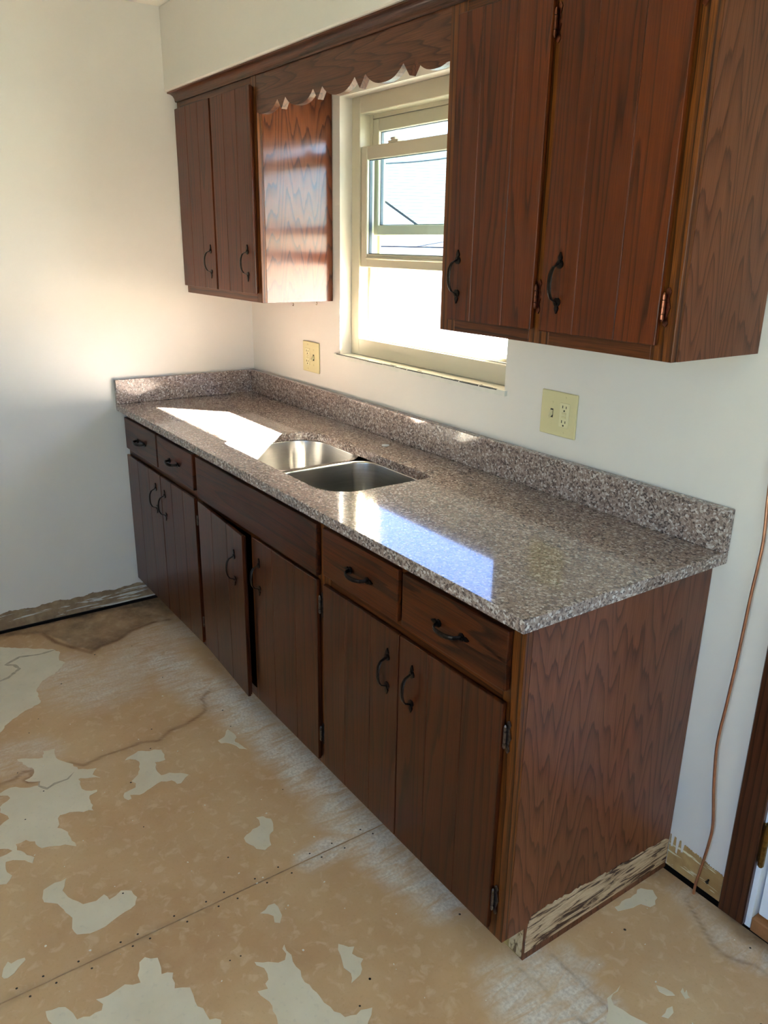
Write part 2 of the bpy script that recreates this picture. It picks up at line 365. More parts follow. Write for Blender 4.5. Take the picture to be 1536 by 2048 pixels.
PATCH=[[[0.086,-1.3],[0.128,-1.23],[0.205,-1.133],[0.27,-1.053],[0.307,-1.041],[0.37,-1.06],[0.4,-1.045],[0.468,-1.1],[0.491,-1.148],[0.547,-1.183],[0.645,-1.191],[0.665,-1.235],[0.683,-1.268],[0.72,-1.313],[0.763,-1.345],[0.757,-1.407]],[[0.948,-1.329],[0.983,-1.259],[0.947,-1.251],[0.954,-1.216],[1.006,-1.225],[1.069,-1.189],[1.105,-1.183],[1.13,-1.134],[1.155,-1.153],[1.183,-1.138],[1.167,-1.161],[1.152,-1.188],[1.154,-1.196],[1.207,-1.199],[1.222,-1.191],[1.235,-1.162],[1.244,-1.165],[1.25,-1.188],[1.322,-1.198],[1.297,-1.245],[1.289,-1.282],[1.34,-1.302],[1.372,-1.282],[1.442,-1.277],[1.418,-1.3],[1.398,-1.356],[1.384,-1.363],[1.36,-1.365],[1.341,-1.384],[1.343,-1.411],[1.369,-1.413],[1.423,-1.38],[1.442,-1.389],[1.411,-1.415],[1.398,-1.446],[1.439,-1.451],[1.459,-1.442],[1.481,-1.46],[1.474,-1.474],[1.462,-1.496],[1.359,-1.479],[1.372,-1.456],[1.365,-1.423],[1.349,-1.432],[1.319,-1.472],[1.236,-1.458],[1.243,-1.432],[1.226,-1.405],[1.21,-1.406],[1.183,-1.421],[1.159,-1.417],[1.133,-1.384],[1.116,-1.388],[1.104,-1.407],[1.094,-1.405],[1.083,-1.374],[1.115,-1.326],[1.12,-1.301],[1.1,-1.293],[1.084,-1.323],[1.071,-1.331],[1.061,-1.307],[1.029,-1.296],[0.996,-1.312]],[[1.139,-1.048],[1.115,-0.998],[1.15,-0.933],[1.207,-0.941],[1.201,-0.973],[1.253,-0.983],[1.276,-0.979],[1.277,-0.954],[1.298,-0.925],[1.319,-0.908],[1.345,-0.943],[1.341,-0.954],[1.316,-0.961],[1.303,-0.989],[1.32,-1.039],[1.328,-1.065],[1.313,-1.088],[1.332,-1.09],[1.333,-1.1],[1.318,-1.107],[1.295,-1.099],[1.289,-1.064],[1.269,-1.056],[1.253,-1.064],[1.233,-1.037],[1.171,-1.013],[1.142,-1.032]],[[1.554,-1.387],[1.549,-1.371],[1.545,-1.329],[1.583,-1.348],[1.612,-1.342],[1.641,-1.325],[1.657,-1.317],[1.664,-1.287],[1.654,-1.265],[1.678,-1.259],[1.665,-1.226],[1.68,-1.204],[1.709,-1.199],[1.73,-1.211],[1.741,-1.253],[1.756,-1.307],[1.755,-1.328],[1.741,-1.354],[1.717,-1.359],[1.685,-1.35],[1.619,-1.369],[1.596,-1.395]],[[1.765,-1.523],[1.745,-1.516],[1.731,-1.504],[1.741,-1.499],[1.741,-1.47],[1.748,-1.47],[1.761,-1.488],[1.776,-1.513],[1.773,-1.52]],[[1.908,-1.463],[1.914,-1.438],[1.921,-1.426],[1.945,-1.416],[1.965,-1.413],[1.973,-1.389],[1.973,-1.364],[1.959,-1.357],[1.94,-1.366],[1.943,-1.33],[1.938,-1.303],[1.953,-1.273],[1.931,-1.272],[1.9,-1.258],[1.893,-1.243],[1.911,-1.219],[1.958,-1.227],[1.969,-1.204],[2.009,-1.216],[2.026,-1.187],[2.047,-1.188],[2.065,-1.191],[2.103,-1.183],[2.122,-1.182],[2.136,-1.162],[2.164,-1.171],[1.99,-1.474],[1.945,-1.459]],[[2.046,-1.04],[2.058,-1.025],[2.063,-1.014],[2.078,-0.996],[2.08,-0.98],[2.066,-0.969],[2.049,-0.97],[2.041,-0.961],[2.059,-0.965],[2.076,-0.961],[2.094,-0.967],[2.125,-0.964],[2.156,-0.971],[2.206,-0.961],[2.24,-0.955],[2.278,-0.942],[2.292,-0.881],[2.314,-0.906],[2.339,-0.926],[2.236,-1.078],[2.191,-1.061],[2.155,-1.058],[2.13,-1.067],[2.118,-1.068],[2.125,-1.046],[2.11,-1.045],[2.105,-1.035],[2.072,-1.029],[2.056,-1.04]],[[2.111,-0.855],[2.138,-0.828],[2.152,-0.843],[2.178,-0.829],[2.209,-0.857],[2.216,-0.886],[2.194,-0.873],[2.173,-0.879],[2.14,-0.867]],[[1.927,-0.966],[1.916,-0.939],[1.919,-0.923],[1.947,-0.923],[1.962,-0.925],[1.98,-0.94],[1.971,-0.95],[1.952,-0.943],[1.939,-0.951]],[[1.204,-0.761],[1.195,-0.734],[1.16,-0.706],[1.209,-0.7],[1.241,-0.717],[1.3,-0.701],[1.282,-0.72],[1.237,-0.736],[1.223,-0.758]],[[1.667,-0.887],[1.648,-0.851],[1.645,-0.826],[1.624,-0.819],[1.61,-0.821],[1.616,-0.803],[1.638,-0.789],[1.685,-0.805],[1.693,-0.821],[1.732,-0.836],[1.74,-0.859],[1.723,-0.876],[1.684,-0.889]],[[2.417,-0.227],[2.404,-0.224],[2.407,-0.167],[2.401,-0.118],[2.422,-0.098],[2.445,-0.11],[2.456,-0.132],[2.454,-0.15],[2.434,-0.161],[2.431,-0.187]],[[2.603,-0.324],[2.618,-0.314],[2.635,-0.309],[2.643,-0.311],[2.633,-0.326],[2.617,-0.332]],[[2.658,-0.378],[2.653,-0.353],[2.656,-0.338],[2.667,-0.349],[2.669,-0.37]],[[2.644,-0.292],[2.641,-0.28],[2.651,-0.288],[2.649,-0.277],[2.659,-0.287],[2.665,-0.288],[2.661,-0.299]],[[2.563,-0.441],[2.562,-0.409],[2.558,-0.391],[2.565,-0.407],[2.568,-0.434],[2.582,-0.442],[2.601,-0.435],[2.634,-0.425],[2.654,-0.416],[2.652,-0.44],[2.617,-0.492],[2.595,-0.483],[2.577,-0.454]]]
TIDE={"tide1":[[0.101,-1.06],[0.208,-1.033],[0.29,-0.988],[0.374,-0.939],[0.342,-0.899],[0.326,-0.82],[0.272,-0.743],[0.246,-0.638],[0.258,-0.573]],"tide2":[[1.057,-1.194],[1.093,-1.164],[1.078,-1.095],[1.08,-1.029],[1.073,-0.975],[1.096,-0.922],[1.06,-0.869],[1.057,-0.817],[1.032,-0.755],[1.013,-0.725],[0.973,-0.711],[0.935,-0.705],[0.899,-0.665]],"tide3":[[1.049,-1.397],[1.048,-1.36],[1.025,-1.326],[1.032,-1.304],[1.061,-1.307],[1.067,-1.331],[1.086,-1.323],[1.095,-1.296]],"tide4":[[1.098,-1.296],[1.123,-1.302],[1.149,-1.285],[1.137,-1.26],[1.136,-1.222],[1.111,-1.196]],"tide5":[[0.42,-1.309],[0.402,-1.252],[0.354,-1.202],[0.314,-1.213],[0.293,-1.241],[0.258,-1.183],[0.278,-1.114],[0.273,-1.044]],"tide6":[[2.485,-0.051],[2.553,-0.089],[2.614,-0.122],[2.637,-0.126],[2.668,-0.112],[2.695,-0.092],[2.727,-0.087]],"plate1":[[2.401,-0.549],[2.44,-0.546],[2.509,-0.536],[2.573,-0.533],[2.607,-0.531]],"plate2":[[2.414,-0.461],[2.467,-0.458],[2.522,-0.459],[2.58,-0.459],[2.629,-0.458]],"mold":[[-0.016,-1.303],[-0.026,-1.202],[-0.02,-1.048],[-0.003,-0.833],[0.029,-0.61],[0.077,-0.536]],"mold2":[[0.007,-1.028],[0.045,-0.902],[0.072,-0.742],[0.13,-0.555]]}
SCUFF={"s1":[[0.89,-0.631],[1.105,-0.617],[1.26,-0.595],[1.402,-0.603],[1.533,-0.596],[1.705,-0.599],[1.838,-0.596],[1.961,-0.59],[2.12,-0.564]],"s2":[[1.834,-0.762],[1.832,-0.678],[1.829,-0.59]],"s3":[[0.479,-1.065],[0.665,-1.02],[0.644,-0.919],[0.481,-0.765],[0.376,-0.617]],"s4":[[0.575,-0.718],[0.759,-0.71],[0.886,-0.685]],"s5":[[2.42,-0.587],[2.465,-0.595],[2.51,-0.585],[2.555,-0.577]],"s6":[[2.412,-0.502],[2.473,-0.498],[2.534,-0.493],[2.589,-0.494]],"s7":[[2.487,-0.032],[2.566,-0.071],[2.636,-0.088],[2.688,-0.064],[2.723,-0.043]],"s8":[[0.877,-1.342],[0.898,-1.272],[0.95,-1.232]],"s9":[[0.923,-1.397],[0.969,-1.352],[1.007,-1.33]],"s10":[[2.411,-0.414],[2.459,-0.432],[2.496,-0.403]]}

# ================================================================== the room
WX0, WX1 = 2.7, 4.25
XR, YF, ZC = 4.3, -3.0, 2.407          # right wall, wall behind the camera, ceiling
# floor: two big sheets meeting in an open seam at x = 1.835
bm = bmesh.new(); box(bm, -0.12, XR+0.12, YF-0.12, 0.15, -0.12, -0.008)
floor = struct(obj('floor', bm, 'void')); floor['label'] = 'bare tan subfloor with torn grey felt remnants and stains'

def seg_dist(P, pts):
    d = np.full(len(P), 9.0)
    for a, b in zip(pts, pts[1:]):
        a = np.array(a); b = np.array(b); ab = b-a; L2 = max(ab@ab, 1e-9)
        tt = np.clip(((P-a)@ab)/L2, 0, 1)
        d = np.minimum(d, np.linalg.norm(P-(a+tt[:, None]*ab), axis=1))
    return d
rng = np.random.RandomState(3)
def vnoise(P, s):
    """smooth value noise in 2D"""
    q = P*s; i = np.floor(q).astype(int); fr_ = q-i; fr_ = fr_*fr_*(3-2*fr_)
    def h(a, b): return np.modf(np.abs(np.sin(a*127.1+b*311.7)*43758.5453))[0]
    a, b = i[:, 0], i[:, 1]
    return (h(a, b)*(1-fr_[:, 0])+h(a+1, b)*fr_[:, 0])*(1-fr_[:, 1])+(h(a, b+1)*(1-fr_[:, 0])+h(a+1, b+1)*fr_[:, 0])*fr_[:, 1]
def grid_panel(name, x0, x1, y0, y1, step):
    nx, ny = max(1, int((x1-x0)/step)), max(1, int((y1-y0)/step))
    X, Y = np.meshgrid(np.linspace(x0, x1, nx+1), np.linspace(y0, y1, ny+1), indexing='ij')
    P = np.stack([X.ravel(), Y.ravel()], 1); n = len(P)
    V = [(a, b, 0.0) for a, b in P]
    F = [(i*(ny+1)+j, (i+1)*(ny+1)+j, (i+1)*(ny+1)+j+1, i*(ny+1)+j+1) for i in range(nx) for j in range(ny)]
    # thin downward skirt so that the sheet has an edge
    k = len(V); V += [(x0, y0, -0.008), (x1, y0, -0.008), (x1, y1, -0.008), (x0, y1, -0.008)]
    c4 = [0, nx*(ny+1), nx*(ny+1)+ny, ny]
    F += [(k+i, k+(i+1) % 4, c4[(i+1) % 4], c4[i]) for i in range(4)]
    me = bpy.data.meshes.new(name); me.from_pydata(V, [], F)
    me.materials.append(M['floor'])
    msk = np.zeros((len(V), 4), np.float32); msk[:, 3] = 1
    wob = P + 0.030*np.stack([vnoise(P, 14)-.5, vnoise(P+7, 14)-.5], 1) + 0.012*np.stack([vnoise(P+3, 50)-.5, vnoise(P+9, 50)-.5], 1)
    n1 = vnoise(P, 9); n2 = vnoise(P+5, 28)
    for key, w, s in (('s1', .11, 1.35), ('s2', .055, 1.4), ('s3', .18, .85), ('s4', .12, 1.2), ('s5', .10, 1.5), ('s6', .075, 1.4), ('s7', .055, .8), ('s8', .07, .7), ('s9', .07, .7), ('s10', .03, .8)):
        d = seg_dist(wob, SCUFF[key])
        msk[:n, 0] = np.maximum(msk[:n, 0], s*np.clip(1.5*(1-d/w), 0, 1)*(0.55+0.6*n1))
    for key, w, s in (('tide1', .016, .85), ('tide2', .009, .75), ('tide3', .010, .7), ('tide6', .007, .5), ('plate2', .008, .45)):
        d = seg_dist(P, TIDE[key]) 
        msk[:n, 1] = np.maximum(msk[:n, 1], s*np.clip(1.4*(1-d/w), 0, 1)*(0.6+0.5*n2))
        msk[:n, 1] = np.maximum(msk[:n, 1], 0.25*s*np.clip(1-d/(w*4), 0, 1))
    # soaked, blackened corner by the left wall
    d = seg_dist(wob, TIDE['mold']); msk[:n, 2] = np.maximum(msk[:n, 2], np.clip(1.3*(1-d/.085), 0, 1))
    d = seg_dist(wob, TIDE['mold2']); msk[:n, 2] = np.maximum(msk[:n, 2], .55*np.clip(1-d/.16, 0, 1)*(0.3+n1))
    d = seg_dist(wob, TIDE['plate1']); msk[:n, 2] = np.maximum(msk[:n, 2], .6*np.clip(1.3*(1-d/.008), 0, 1)*n2)
    d = seg_dist(wob, [[2.39, -.01], [3.3, -.01]]); msk[:n, 2] = np.maximum(msk[:n, 2], .75*np.clip(1-d/.05, 0, 1)*(.4+n1))
    d = seg_dist(wob, [[1.835, -.5], [1.835, -1.9]]); msk[:n, 2] = np.maximum(msk[:n, 2], .30*np.clip(1-d/.018, 0, 1)*np.clip(n1*2-.6, 0, 1))
    dampx = np.interp(wob[:, 1], [-1.35, -1.2, -1.06, -.94, -.82, -.70, -.6, -.5], [.04, .05, .10, .37, .33, .27, .25, .2])
    msk[:n, 2] = np.maximum(msk[:n, 2], np.clip((dampx-wob[:, 0])*40, 0, 1)*(.50+.4*n1)*np.clip((1.4+P[:, 1])*8, 0, 1))
    at = me.color_attributes.new('mask', 'FLOAT_COLOR', 'POINT'); at.data.foreach_set('color', msk.ravel())
    me.update()
    o = bpy.data.objects.new(name, me); COL.objects.link(o); o.parent = floor
    return o
grid_panel('subfloor_panel', 0.010, 1.8331, -2.0, -0.009, 0.008)
grid_panel('subfloor_panel', 1.8368, 3.3, -2.0, -0.009, 0.008)
grid_panel('subfloor_panel', 0.010, 1.8331, YF-0.1, -2.003, 0.2)
grid_panel('subfloor_panel', 1.8368, XR+0.1, YF-0.1, -2.003, 0.2)
grid_panel('subfloor_panel', 3.303, XR+0.1, -2.0, -0.009, 0.2)

def rough_outline(pts, amp=0.004, step=0.012):
    out = []
    for a, b in zip(pts, pts[1:]+pts[:1]):
        a = Vector(a); b = Vector(b); L = (b-a).length; n = max(1, int(L/step)); nrm = Vector((-(b-a).y, (b-a).x))/max(L, 1e-6)
        for k in range(n):
            j = 0 if k == 0 else random.uniform(-amp, amp)*min(1, L/0.03)
            out.append(tuple(a.lerp(b, k/n) + nrm*j))
    return out
for pts in PATCH:
    bm = bmesh.new(); lp = rough_outline([tuple(p) for p in pts])
    prism(bm, [lp], lambda a, b: (a, b, 0.0), lambda a, b: (a, b, 0.0009))
    obj('felt_remnant', bm, 'felt', floor)
def ribbon(bm, pts, w, z):
    pts = [Vector(p) for p in pts]; fine = []
    for a, b in zip(pts, pts[1:]):
        n = max(2, int((b-a).length/0.01)); fine += [a.lerp(b, k/n) for k in range(n)]
    fine.append(pts[-1]); L, R_ = [], []
    for i, p in enumerate(fine):
        d = (fine[min(i+1, len(fine)-1)]-fine[max(i-1, 0)]).normalized(); nn = Vector((-d.y, d.x))
        e = min(1, i/4, (len(fine)-1-i)/4); ww = w*e*random.uniform(.6, 1.2) + 0.0003
        L.append(bm.verts.new((*(p+nn*ww), z))); R_.append(bm.verts.new((*(p-nn*ww), z)))
    for i in range(len(fine)-1): bm.faces.new((L[i], R_[i], R_[i+1], L[i+1]))
bm = bmesh.new(); ribbon(bm, TIDE['tide5'], 0.006, 0.0012); ribbon(bm, TIDE['tide4'], 0.005, 0.0012)
o = obj('tide_mark', bm, 'stainline', floor); o['kind'] = 'stuff'
# nail heads along the seam and over the sheets
bm = bmesh.new()
def disc(bm, x, y, z, rad, n=7):
    vs = [bm.verts.new((x+rad*math.cos(2*math.pi*k/n), y+rad*math.sin(2*math.pi*k/n), z)) for k in range(n)]; bm.faces.new(vs)
for k in range(14):
    yy = -0.62 - k*0.075 + random.uniform(-.02, .02)
    disc(bm, 1.835-0.017+random.uniform(-.004, .004), yy, 0.0011, 0.0028); disc(bm, 1.835+0.017+random.uniform(-.004, .004), yy+.02, 0.0011, 0.0028)
for k in range(46): disc(bm, random.uniform(0.4, 2.9), random.uniform(-1.5, -0.05), 0.0013, random.uniform(.002, .0035))
o = obj('nail_heads', bm, 'nail', floor, recalc=False); o['kind'] = 'stuff'
bm = bmesh.new()
for k in range(130):
    x, y = random.uniform(0.6, 2.95), random.uniform(-1.5, -0.06)
    if x < 2.42 and y > -.64: continue
    s = random.uniform(.0012, .0036); a = random.uniform(0, 6.3); e = random.uniform(.4, 1)
    ca, sa = math.cos(a), math.sin(a)
    pr = [(math.cos(q)*s*random.uniform(.7, 1.2), math.sin(q)*s*e*random.uniform(.7, 1.2)) for q in [j*math.pi/3 for j in range(6)]]
    lo = [bm.verts.new((x+p*ca-q*sa, y+p*sa+q*ca, 0.0006)) for p, q in pr]; hi = [bm.verts.new((x+.8*(p*ca-q*sa), y+.8*(p*sa+q*ca), 0.0018)) for p, q in pr]
    bm.faces.new(hi)
    for i in range(6): bm.faces.new((lo[i], lo[(i+1) % 6], hi[(i+1) % 6], hi[i]))
o = obj('paint_flecks', bm, 'fleck'); o['kind'] = 'stuff'; tag(o, 'tiny white paint flecks scattered over the bare subfloor', 'paint flecks')

# ceiling and soffit
bm = bmesh.new(); box(bm, -0.12, XR+0.12, YF-0.12, 0.15, ZC, ZC+0.12)
ceil = struct(obj('ceiling', bm, 'ceiling'))
bm = bmesh.new(); box(bm, 0.0, XR, -0.344, 0.0, 2.116, ZC, bev=0.004); obj('soffit', bm, 'wall', ceil)

WB = 0.011                               # the wall boards stop short of the floor
def wall(name, boxes, label):
    bm = bmesh.new()
    for b in boxes: box(bm, *b)
    o = struct(obj(name, bm, 'wall')); o['label'] = label; return o
wback = wall('wall_back', [(0, .748, 0, .15, WB, ZC), (.748, 1.655, 0, .15, WB, 1.150), (.748, 1.655, 0, .15, 2.045, ZC), (1.655, 2.628, 0, .15, WB, ZC),
      (2.628, 3.46, 0, .15, 2.06, ZC), (3.46, XR, 0, .15, WB, ZC)], 'warm white wall with the kitchen window')
wleft = wall('wall_left', [(-.12, 0, YF-.12, .15, WB, ZC)], 'warm white wall at the end of the counter')
# plain right wall; wall behind the camera with a wide window
wall('wall_right', [(XR, XR+.12, YF-.12, -1.75, 0, ZC), (XR, XR+.12, -1.75, -.75, 0, 1.0), (XR, XR+.12, -1.75, -.75, 1.9, ZC), (XR, XR+.12, -.75, .15, 0, ZC)], 'white wall on the right with a window')
wall('wall_front', [(-.12, WX0, YF-.12, YF, 0, ZC), (WX0, WX1, YF-.12, YF, 0, .3), (WX0, WX1, YF-.12, YF, 2.1, ZC), (WX1, XR, YF-.12, YF, 0, ZC)], 'white wall behind the camera with a wide window')
bm = bmesh.new(); box(bm, 0.0, 2.62, 0.03, 0.13, -0.006, WB); obj('sole_plate', bm, 'soleplate', wback)
bm = bmesh.new(); box(bm, -0.10, -0.025, YF, 0.0, -0.006, WB); obj('sole_plate', bm, 'soleplate', wleft)

# stripped strips along the foot of the walls: ragged upper edge, hanging paint drips
def ragged(a0, a1, lo, hi, amp, drips=()):
    top = []; n = int((a1-a0)/0.006)
    for k in range(n+1):
        a = a0+(a1-a0)*k/n; z = hi + amp*(math.sin(a*37)+.6*math.sin(a*91+1)+random.uniform(-.5, .5))
        top.append((a, z))
    out = [(a0, lo)] + [(a1, lo)] + top[::-1]
    return out
bm = bmesh.new(); prism(bm, [ragged(-2.2, -0.529, WB, 0.086, .0035)], lambda a, b: (0.0, a, b), lambda a, b: (0.0012, a, b)); obj('bare_strip', bm, 'barewall', wleft)
bm = bmesh.new()
top = []
drip = {2.396: .035, 2.412: .045, 2.426: .03}
a = 2.389
pts = []
while a <= 2.556:
    z = .108 - .02*max(0, (a-2.40)/.15) + random.uniform(-.003, .003)
    for dx, dl in drip.items():
        if abs(a-dx) < .0035: z -= dl
    pts.append((a, z)); a += .0025
prism(bm, [[(2.389, WB), (2.556, WB)] + pts[::-1]], lambda a, b: (a, 0.0, b), lambda a, b: (a, -0.0012, b)); obj('bare_strip', bm, 'barewall2', wback)

# ------------------------------------------------------------------ kitchen window (window_1)
def window_root(name, label):
    o = bpy.data.objects.new(name, None); COL.objects.link(o); o['kind'] = 'structure'; o['label'] = label; ORG[o.name] = Vector((0, 0, 0)); return o
win = window_root('window_1', 'almond vinyl window over the sink with its lower sash pushed up')
bm = bmesh.new()
for d in ((.748, .800, .05, .145, 1.166, 2.045), (1.605, 1.655, .05, .145, 1.166, 2.045), (.800, 1.605, .05, .145, 1.990, 2.045), (.800, 1.605, .05, .145, 1.166, 1.228)): box(bm, *d, bev=.002)
for x0, x1 in ((.800, .812), (1.593, 1.605)):                     # jamb tracks
    for y0, y1 in ((.0925, .0965), (.132, .137)): box(bm, x0, x1, y0, y1, 1.228, 1.990)
for y0, h in ((.062, 1.232), (.0925, 1.238), (.132, 1.244)): box(bm, .812, 1.593, y0, y0+.004, 1.228, h)   # sill ribs
obj('frame', bm, 'vinyl', win)
bm = bmesh.new()                                                  # shadowed inner head and side stops
box(bm, .800, 1.605, .10, .140, 1.978, 1.990); obj('head_stop', bm, 'vinyl', win)
def sash(name, x0, x1, y0, y1, z0, z1, st, top, bot):
    bm = bmesh.new()
    for d in ((x0, x0+st, y0, y1, z0, z1), (x1-st, x1, y0, y1, z0, z1), (x0+st, x1-st, y0, y1, z1-top, z1), (x0+st, x1-st, y0, y1, z0, z0+bot)): box(bm, *d, bev=.0025)
    s_ = obj(name, bm, 'vinyl', win)
    ym = (y0+y1)/2; bm = bmesh.new()
    box(bm, x0+st-.004, x1-st+.004, ym-.002, ym+.002, z0+bot-.004, z1-top+.004); obj('pane', bm, 'glass', s_)
    bm = bmesh.new(); gx0, gx1, gz0, gz1, q = x0+st, x1-st, z0+bot, z1-top, .0022
    for d in ((gx0, gx0+q, ym-.006, ym+.006, gz0, gz1), (gx1-q, gx1, ym-.006, ym+.006, gz0, gz1), (gx0, gx1, ym-.006, ym+.006, gz1-q, gz1), (gx0, gx1, ym-.006, ym+.006, gz0, gz0+q)): box(bm, *d)
    obj('gasket', bm, 'gasket', s_)
    return s_
ls = sash('lower_sash', .802, 1.603, .056, .089, 1.484, 1.886, .036, .044, .046)
bm = bmesh.new(); box(bm, .838, 1.567, .050, .058, 1.512, 1.520, bev=.002); obj('lift_rail', bm, 'vinyl', ls)
for x in (.985, 1.42):
    bm = bmesh.new(); box(bm, x-.028, x+.028, .058, .086, 1.886, 1.894, bev=.002); box(bm, x-.012, x+.014, .056, .076, 1.894, 1.903, bev=.003); obj('sash_lock', bm, 'vinyl', ls)
us = sash('upper_sash', .802, 1.603, .098, .130, 1.594, 1.976, .045, .042, .034)
# stool
bm = bmesh.new(); box(bm, .716, .748, -.010, 0, 1.150, 1.166); box(bm, .748, 1.655, -.010, .052, 1.150, 1.166); box(bm, 1.655, 1.667, -.010, 0, 1.150, 1.166)
stool = obj('stool', bm, 'sillpaint', win)
bm = bmesh.new(); x = .735
while x < 1.63:
    w = random.uniform(.02, .10); h = random.uniform(.0012, .0028)
    box(bm, x, min(x+w, 1.632), -.0106, -.0104+random.uniform(.003, .012), 1.1655-h, 1.1664); x += w + random.choice((.0, .0, .0, .005))
for k in range(9):
    x = random.uniform(.8, 1.55); box(bm, x, x+random.uniform(.008, .03), .002, .006+random.uniform(0, .004), 1.1655, 1.1663)
obj('chipped_edge', bm, 'chip', stool)

# windows behind and beside the camera
w2 = window_root('window_2', 'wide window in the wall behind the camera'); bm = bmesh.new(); XM = (WX0+WX1)/2
for d in ((WX0, WX0+.06, YF-.09, YF-.03, .3, 2.1), (WX1-.06, WX1, YF-.09, YF-.03, .3, 2.1), (WX0+.06, WX1-.06, YF-.09, YF-.03, 2.04, 2.1), (WX0+.06, WX1-.06, YF-.09, YF-.03, .3, .36), (XM-.03, XM+.03, YF-.09, YF-.03, .36, 2.04)): box(bm, *d)
obj('frame', bm, 'vinyl', w2)
for x0, x1 in ((WX0+.06, XM-.03), (XM+.03, WX1-.06)):
    bm = bmesh.new(); box(bm, x0, x1, YF-.062, YF-.058, .36, 2.04); obj('pane', bm, 'glass', w2)

w3 = window_root('window_3', 'window in the right wall'); bm = bmesh.new()
for d in ((XR+.03, XR+.09, -1.75, -1.70, 1.0, 1.9), (XR+.03, XR+.09, -.80, -.75, 1.0, 1.9), (XR+.03, XR+.09, -1.70, -.80, 1.85, 1.9), (XR+.03, XR+.09, -1.70, -.80, 1.0, 1.05), (XR+.03, XR+.09, -1.70, -.80, 1.42, 1.47)): box(bm, *d)
obj('frame', bm, 'vinyl', w3)
for z0, z1 in ((1.05, 1.42), (1.47, 1.85)):
    bm = bmesh.new(); box(bm, XR+.058, XR+.062, -1.70, -.80, z0, z1); obj('pane', bm, 'glass', w3)

# ------------------------------------------------------------------ door at the right edge
d1 = window_root('door_1', 'white door with dark brown casing at the right edge')
bm = bmesh.new(); box(bm, 2.638, 3.448, .012, .052, .042, 2.04, bev=.002); box(bm, 2.76, 3.33, .006, .014, .25, .95, bev=.004); box(bm, 2.76, 3.33, .006, .014, 1.1, 1.9, bev=.004)
leaf = obj('door_leaf', bm, 'doorwhite', d1)
bm = bmesh.new(); box(bm, 2.618, 2.632, -.004, .15, .003, 2.06); box(bm, 3.452, 3.466, -.004, .15, .003, 2.06); box(bm, 2.632, 3.452, -.004, .15, 2.045, 2.06); box(bm, 2.632, 2.650, .054, .075, .036, 2.045); box(bm, 3.434, 3.452, .054, .075, .036, 2.045); box(bm, 2.65, 3.434, .054, .075, 2.03, 2.045); box(bm, 2.65, 3.434, .054, .075, .036, .06); obj('jamb', bm, 'doorwhite', d1)
part_box('threshold', 'threshold', d1, 2.632, 3.452, -.004, .15, -.004, .036, bev=.003)
bm = bmesh.new()
for z in (.195, 1.72):
    tube(bm, [(2.630, -.010, z-.002), (2.630, -.010, z+.112)], .0075, 10); tube(bm, [(2.630, -.010, z-.006), (2.630, -.010, z-.001)], .005, 8); tube(bm, [(2.630, -.010, z+.111), (2.630, -.010, z+.117)], .005, 8)
    box(bm, 2.616, 2.628, -.0065, -.0035, z, z+.11)
obj('hinge', bm, 'brass', leaf)
tr1 = struct(part_box('trim_1', 'casing', None, 2.553, 2.619, -.018, 0.0, .006, 2.125, bev=.003, origin=(2.553, 0, 0))); tr1['label'] = 'dark brown wooden door casing upright'
tr2 = struct(part_box('trim_2', 'casing', None, 3.466, 3.532, -.018, 0.0, .006, 2.125, bev=.003, origin=(3.466, 0, 0))); tr2['label'] = 'dark brown wooden door casing upright on the far side'

# ================================================================== cabinets
def handle(bm, x, y, z, horiz=False, s=1.0):
    """forged bow pull with spade-shaped ends; centre x, z on the plane y, sticking out to -y"""
    if horiz: T = lambda a, b, c: (x+a, y-c, z+b)
    else: T = lambda a, b, c: (x+b, y-c, z+a)
    n = 12; rings = []
    for i in range(n+1):
        q = -1+2*i/n; a = .040*q; c = .004+.025*math.sqrt(max(0, 1-abs(q)**2.4)); wb = .0042+.0022*(1-q*q); hc = .0028
        q2 = min(1, q+.02)
        rings.append([bm.verts.new(T(a*(1+.00), wb*math.cos(th), c+hc*math.sin(th))) for th in [k*math.pi/4 for k in range(8)]])
    for p, q in zip(rings, rings[1:]):
        for k in range(8): bm.faces.new((p[k], p[(k+1) % 8], q[(k+1) % 8], q[k]))
    for sg in (1, -1):
        half = [(.030, .0035), (.034, .0085), (.040, .0095), (.0455, .0065), (.0475, .0035), (.0510, .0058), (.0545, .0048), (.0630, .0006)]
        lp = [(sg*a, b) for a, b in half] + [(sg*a, -b) for a, b in half[::-1]]
        prism(bm, [lp], lambda a, b: T(a, b, 0), lambda a, b: T(a, b, .0032))
        lp2 = [(sg*.043+.0035*math.cos(k*math.pi/4), .0035*math.sin(k*math.pi/4)) for k in range(8)]
        prism(bm, [lp2], lambda a, b: T(a, b, .003), lambda a, b: T(a, b, .0052))

def hinge(bm, x, y, z0, z1, side):
    """knuckle by the edge of the door plus a wavy leaf on the frame (side = +1: frame lies to the right)"""
    L = z1-z0
    tube(bm, [(x, y, z0), (x, y, z0+L*.2)], .0038, 8); tube(bm, [(x, y, z0+L*.23), (x, y, z1-L*.23)], .0038, 8); tube(bm, [(x, y, z1-L*.2), (x, y, z1)], .0038, 8)
    tube(bm, [(x, y, z0-.004), (x, y, z0)], [.0015, .0034], 8); tube(bm, [(x, y, z1), (x, y, z1+.004)], [.0034, .0015], 8)
    lp = [(0, -.010), (.006, -.014), (.011, -.006), (.007, .006), (.010, L*.35), (.013, L*.5), (.010, L*.65), (.007, L-.006), (.011, L+.006), (.006, L+.014), (0, L+.010)]
    yb = y+.0065
    prism(bm, [[(side*a, b) for a, b in lp]], lambda a, b: (x+a, yb, z0+b), lambda a, b: (x+a, yb-.002, z0+b))

